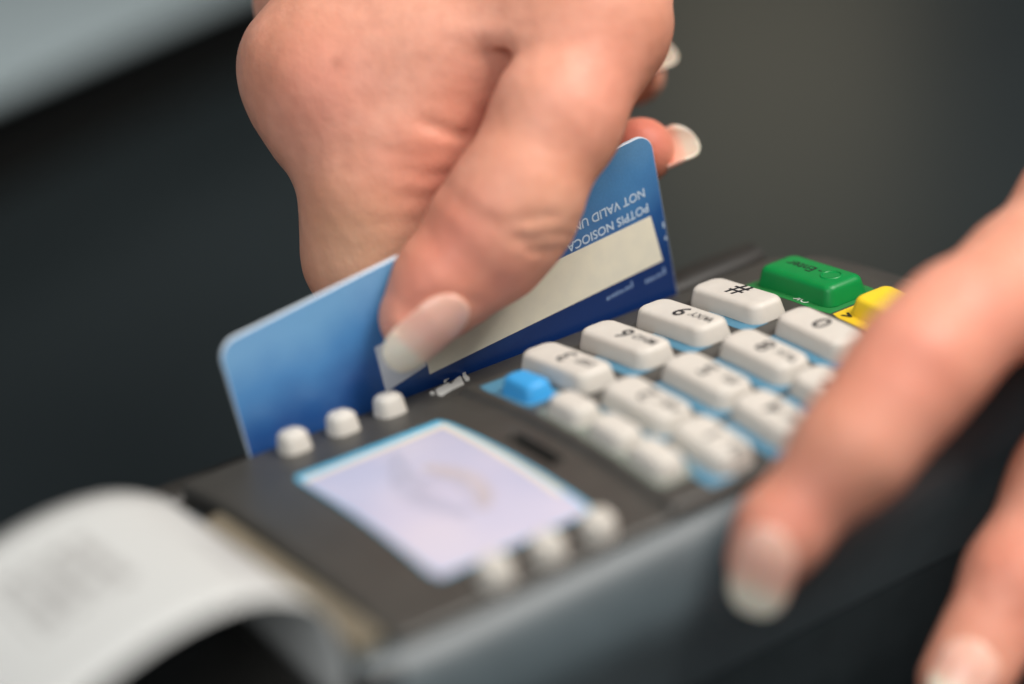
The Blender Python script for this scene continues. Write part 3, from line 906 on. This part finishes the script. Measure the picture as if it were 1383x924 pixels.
def make_nail(parent, base, tip, normal, width, curv, seated, f):
    """thin curved plate; a seated nail takes the curvature of the fingertip under it"""
    base = np.array(base); tip = np.array(tip); nrm = np.array(normal)
    ax = tip - base; Ln = np.linalg.norm(ax); ax /= Ln
    nrm = nrm - ax * (nrm @ ax); nrm /= np.linalg.norm(nrm)
    sd = np.cross(ax, nrm)
    nu, nv = 40, 17
    coef = None
    if seated:
        T, Sx = np.meshgrid(np.linspace(.0, .62, 9), np.linspace(-.42, .42, 9), indexing='ij')
        T = T.ravel(); Sx = Sx.ravel()
        P = base[None] + ax[None] * (T * Ln)[:, None] + sd[None] * (Sx * width)[:, None]
        h = np.full(len(T), 7.0)
        for _ in range(60):
            d = f((P + nrm[None] * h[:, None]).astype(np.float32)); h -= np.clip(d, -.5, 1.0) * .8
        ok = np.abs(h) < 5.5
        B = np.stack([np.ones_like(T), T, T * T, Sx, Sx * Sx], 1)
        coef = np.linalg.lstsq(B[ok], h[ok], rcond=None)[0]
        coef[4] = min(coef[4], -.8); coef[2] = min(coef[2], 0)
        coef[0] += max(0, float((h[ok] - B[ok] @ coef).max())) * .8
    V = []; G = []
    for i in range(nu + 1):
        t = i / nu
        w = width / 2
        if t < .34: w *= .06 + .94 * math.sqrt(max(0, 1 - (1 - t / .34) ** 2))
        if t > .62: w *= .08 + .92 * math.sqrt(max(0, 1 - ((t - .62) / .38) ** 2.4))
        for j in range(nv + 1):
            s = (j / nv * 2 - 1)
            xx = s * w
            if seated:
                q = xx / width
                tt = min(t, .62)
                hh = coef[0] + coef[1] * tt + coef[2] * tt * tt + coef[3] * q + coef[4] * q * q
                hh += (coef[1] + 2 * coef[2] * .62) * (t - tt) - 1.2 * (t - tt) ** 2
                hh += .62 * min(1, t / .34) - .18 - .25 * abs(s) ** 3 * (1 if t < .7 else 0)
            else:
                R = width / (2 * math.sin(curv * 2.2))
                hh = .55 * math.sin(math.pi * min(1, t * 1.05)) * (Ln / 12) - (R - math.sqrt(max(0, R * R - xx * xx)))
            p = base + ax * (t * Ln) + sd * xx + nrm * hh
            V.append(tuple(p)); G.append(t)
    W = nv + 1
    F = [(i * W + j, i * W + j + 1, (i + 1) * W + j + 1, (i + 1) * W + j) for i in range(nu) for j in range(nv)]
    o = from_data('fingernail', V, F, M['nail'], parent)
    a = o.data.attributes.new('growth', 'FLOAT', 'POINT')
    a.data.foreach_set('value', G)
    md = o.modifiers.new('thickness', 'SOLIDIFY'); md.thickness = .0005; md.offset = 0
    return o

def make_hand(name, label, f, lo, hi, vox, zones, nails):
    pts, quads = polygonise(f, lo, hi, vox)
    me = bpy.data.meshes.new(name)
    me.vertices.add(len(pts)); me.vertices.foreach_set('co', (pts * S).astype(np.float32).ravel())
    me.loops.add(quads.size); me.loops.foreach_set('vertex_index', quads.astype(np.int32).ravel())
    me.polygons.add(len(quads))
    me.polygons.foreach_set('loop_start', np.arange(0, quads.size, 4, dtype=np.int32))
    me.update(calc_edges=True); me.validate()
    bm = bmesh.new(); bm.from_mesh(me)
    bmesh.ops.smooth_vert(bm, verts=bm.verts, factor=.5, use_axis_x=True, use_axis_y=True, use_axis_z=True)
    bmesh.ops.recalc_face_normals(bm, faces=bm.faces); bm.to_mesh(me); bm.free()
    colr = np.zeros((len(me.vertices), 4), np.float32); colr[:, 3] = 1
    co = np.zeros(len(me.vertices) * 3, np.float32); me.vertices.foreach_get('co', co); co = co.reshape(-1, 3) / S
    for ch, c, r, amt in zones:
        d2 = ((co - np.array(c)) ** 2).sum(1)
        colr[:, ch] = np.maximum(colr[:, ch], amt * np.exp(-d2 / (r * r)))
    a = me.attributes.new('flush', 'FLOAT_COLOR', 'POINT')
    a.data.foreach_set('color', colr.ravel())
    o = link(name, me, M['skin'])
    o['label'] = label; o['category'] = 'hand'
    for b, t, nr, w, cv, seated in nails: make_nail(o, b, t, nr, w, cv, seated, f)
    return o

CARD_N = np.array((0.0, 1.0, 0.0), np.float32)
def right_sdf(P):
    A = group_sdf(P, RIGHT_HAND)
    B = group_sdf(P, RIGHT_THUMB)
    B = np.maximum(B, (P[:, 1] + .25))                 # thumb pad flattened on the card's near face
    # web between thumb and hand: blends fully only up near the wrist
    t = np.clip((P[:, 2] - WEB[0]) / (WEB[1] - WEB[0]), 0, 1); t = t * t * (3 - 2 * t)
    A = -smin(-A, B - 1.6 * (1 - t) + 4.0 * t, 2.2)    # the fold between thumb and finger stays open
    k = .5 + 13.0 * t
    h = np.maximum(k - np.abs(A - B), 0) / k
    D = np.minimum(A, B) - h * h * k * .25
    D = grooves(P, D, RIGHT_GROOVES)
    return D + bumps(P)
def left_sdf(P):
    return grooves(P, group_sdf(P, LEFT_HAND), LEFT_GROOVES) + bumps(P)

right = make_hand('hand', 'hand pinching the blue card between thumb and curled fingers', right_sdf, (-45, -30, -2), (130, 110, 180), .7, RIGHT_ZONES, RIGHT_NAILS)
left = make_hand('hand', 'blurred hand in front holding the near side of the terminal, index finger across its keys', left_sdf, (-30, -140, -65), (240, 5, 65), .8, LEFT_ZONES, LEFT_NAILS)
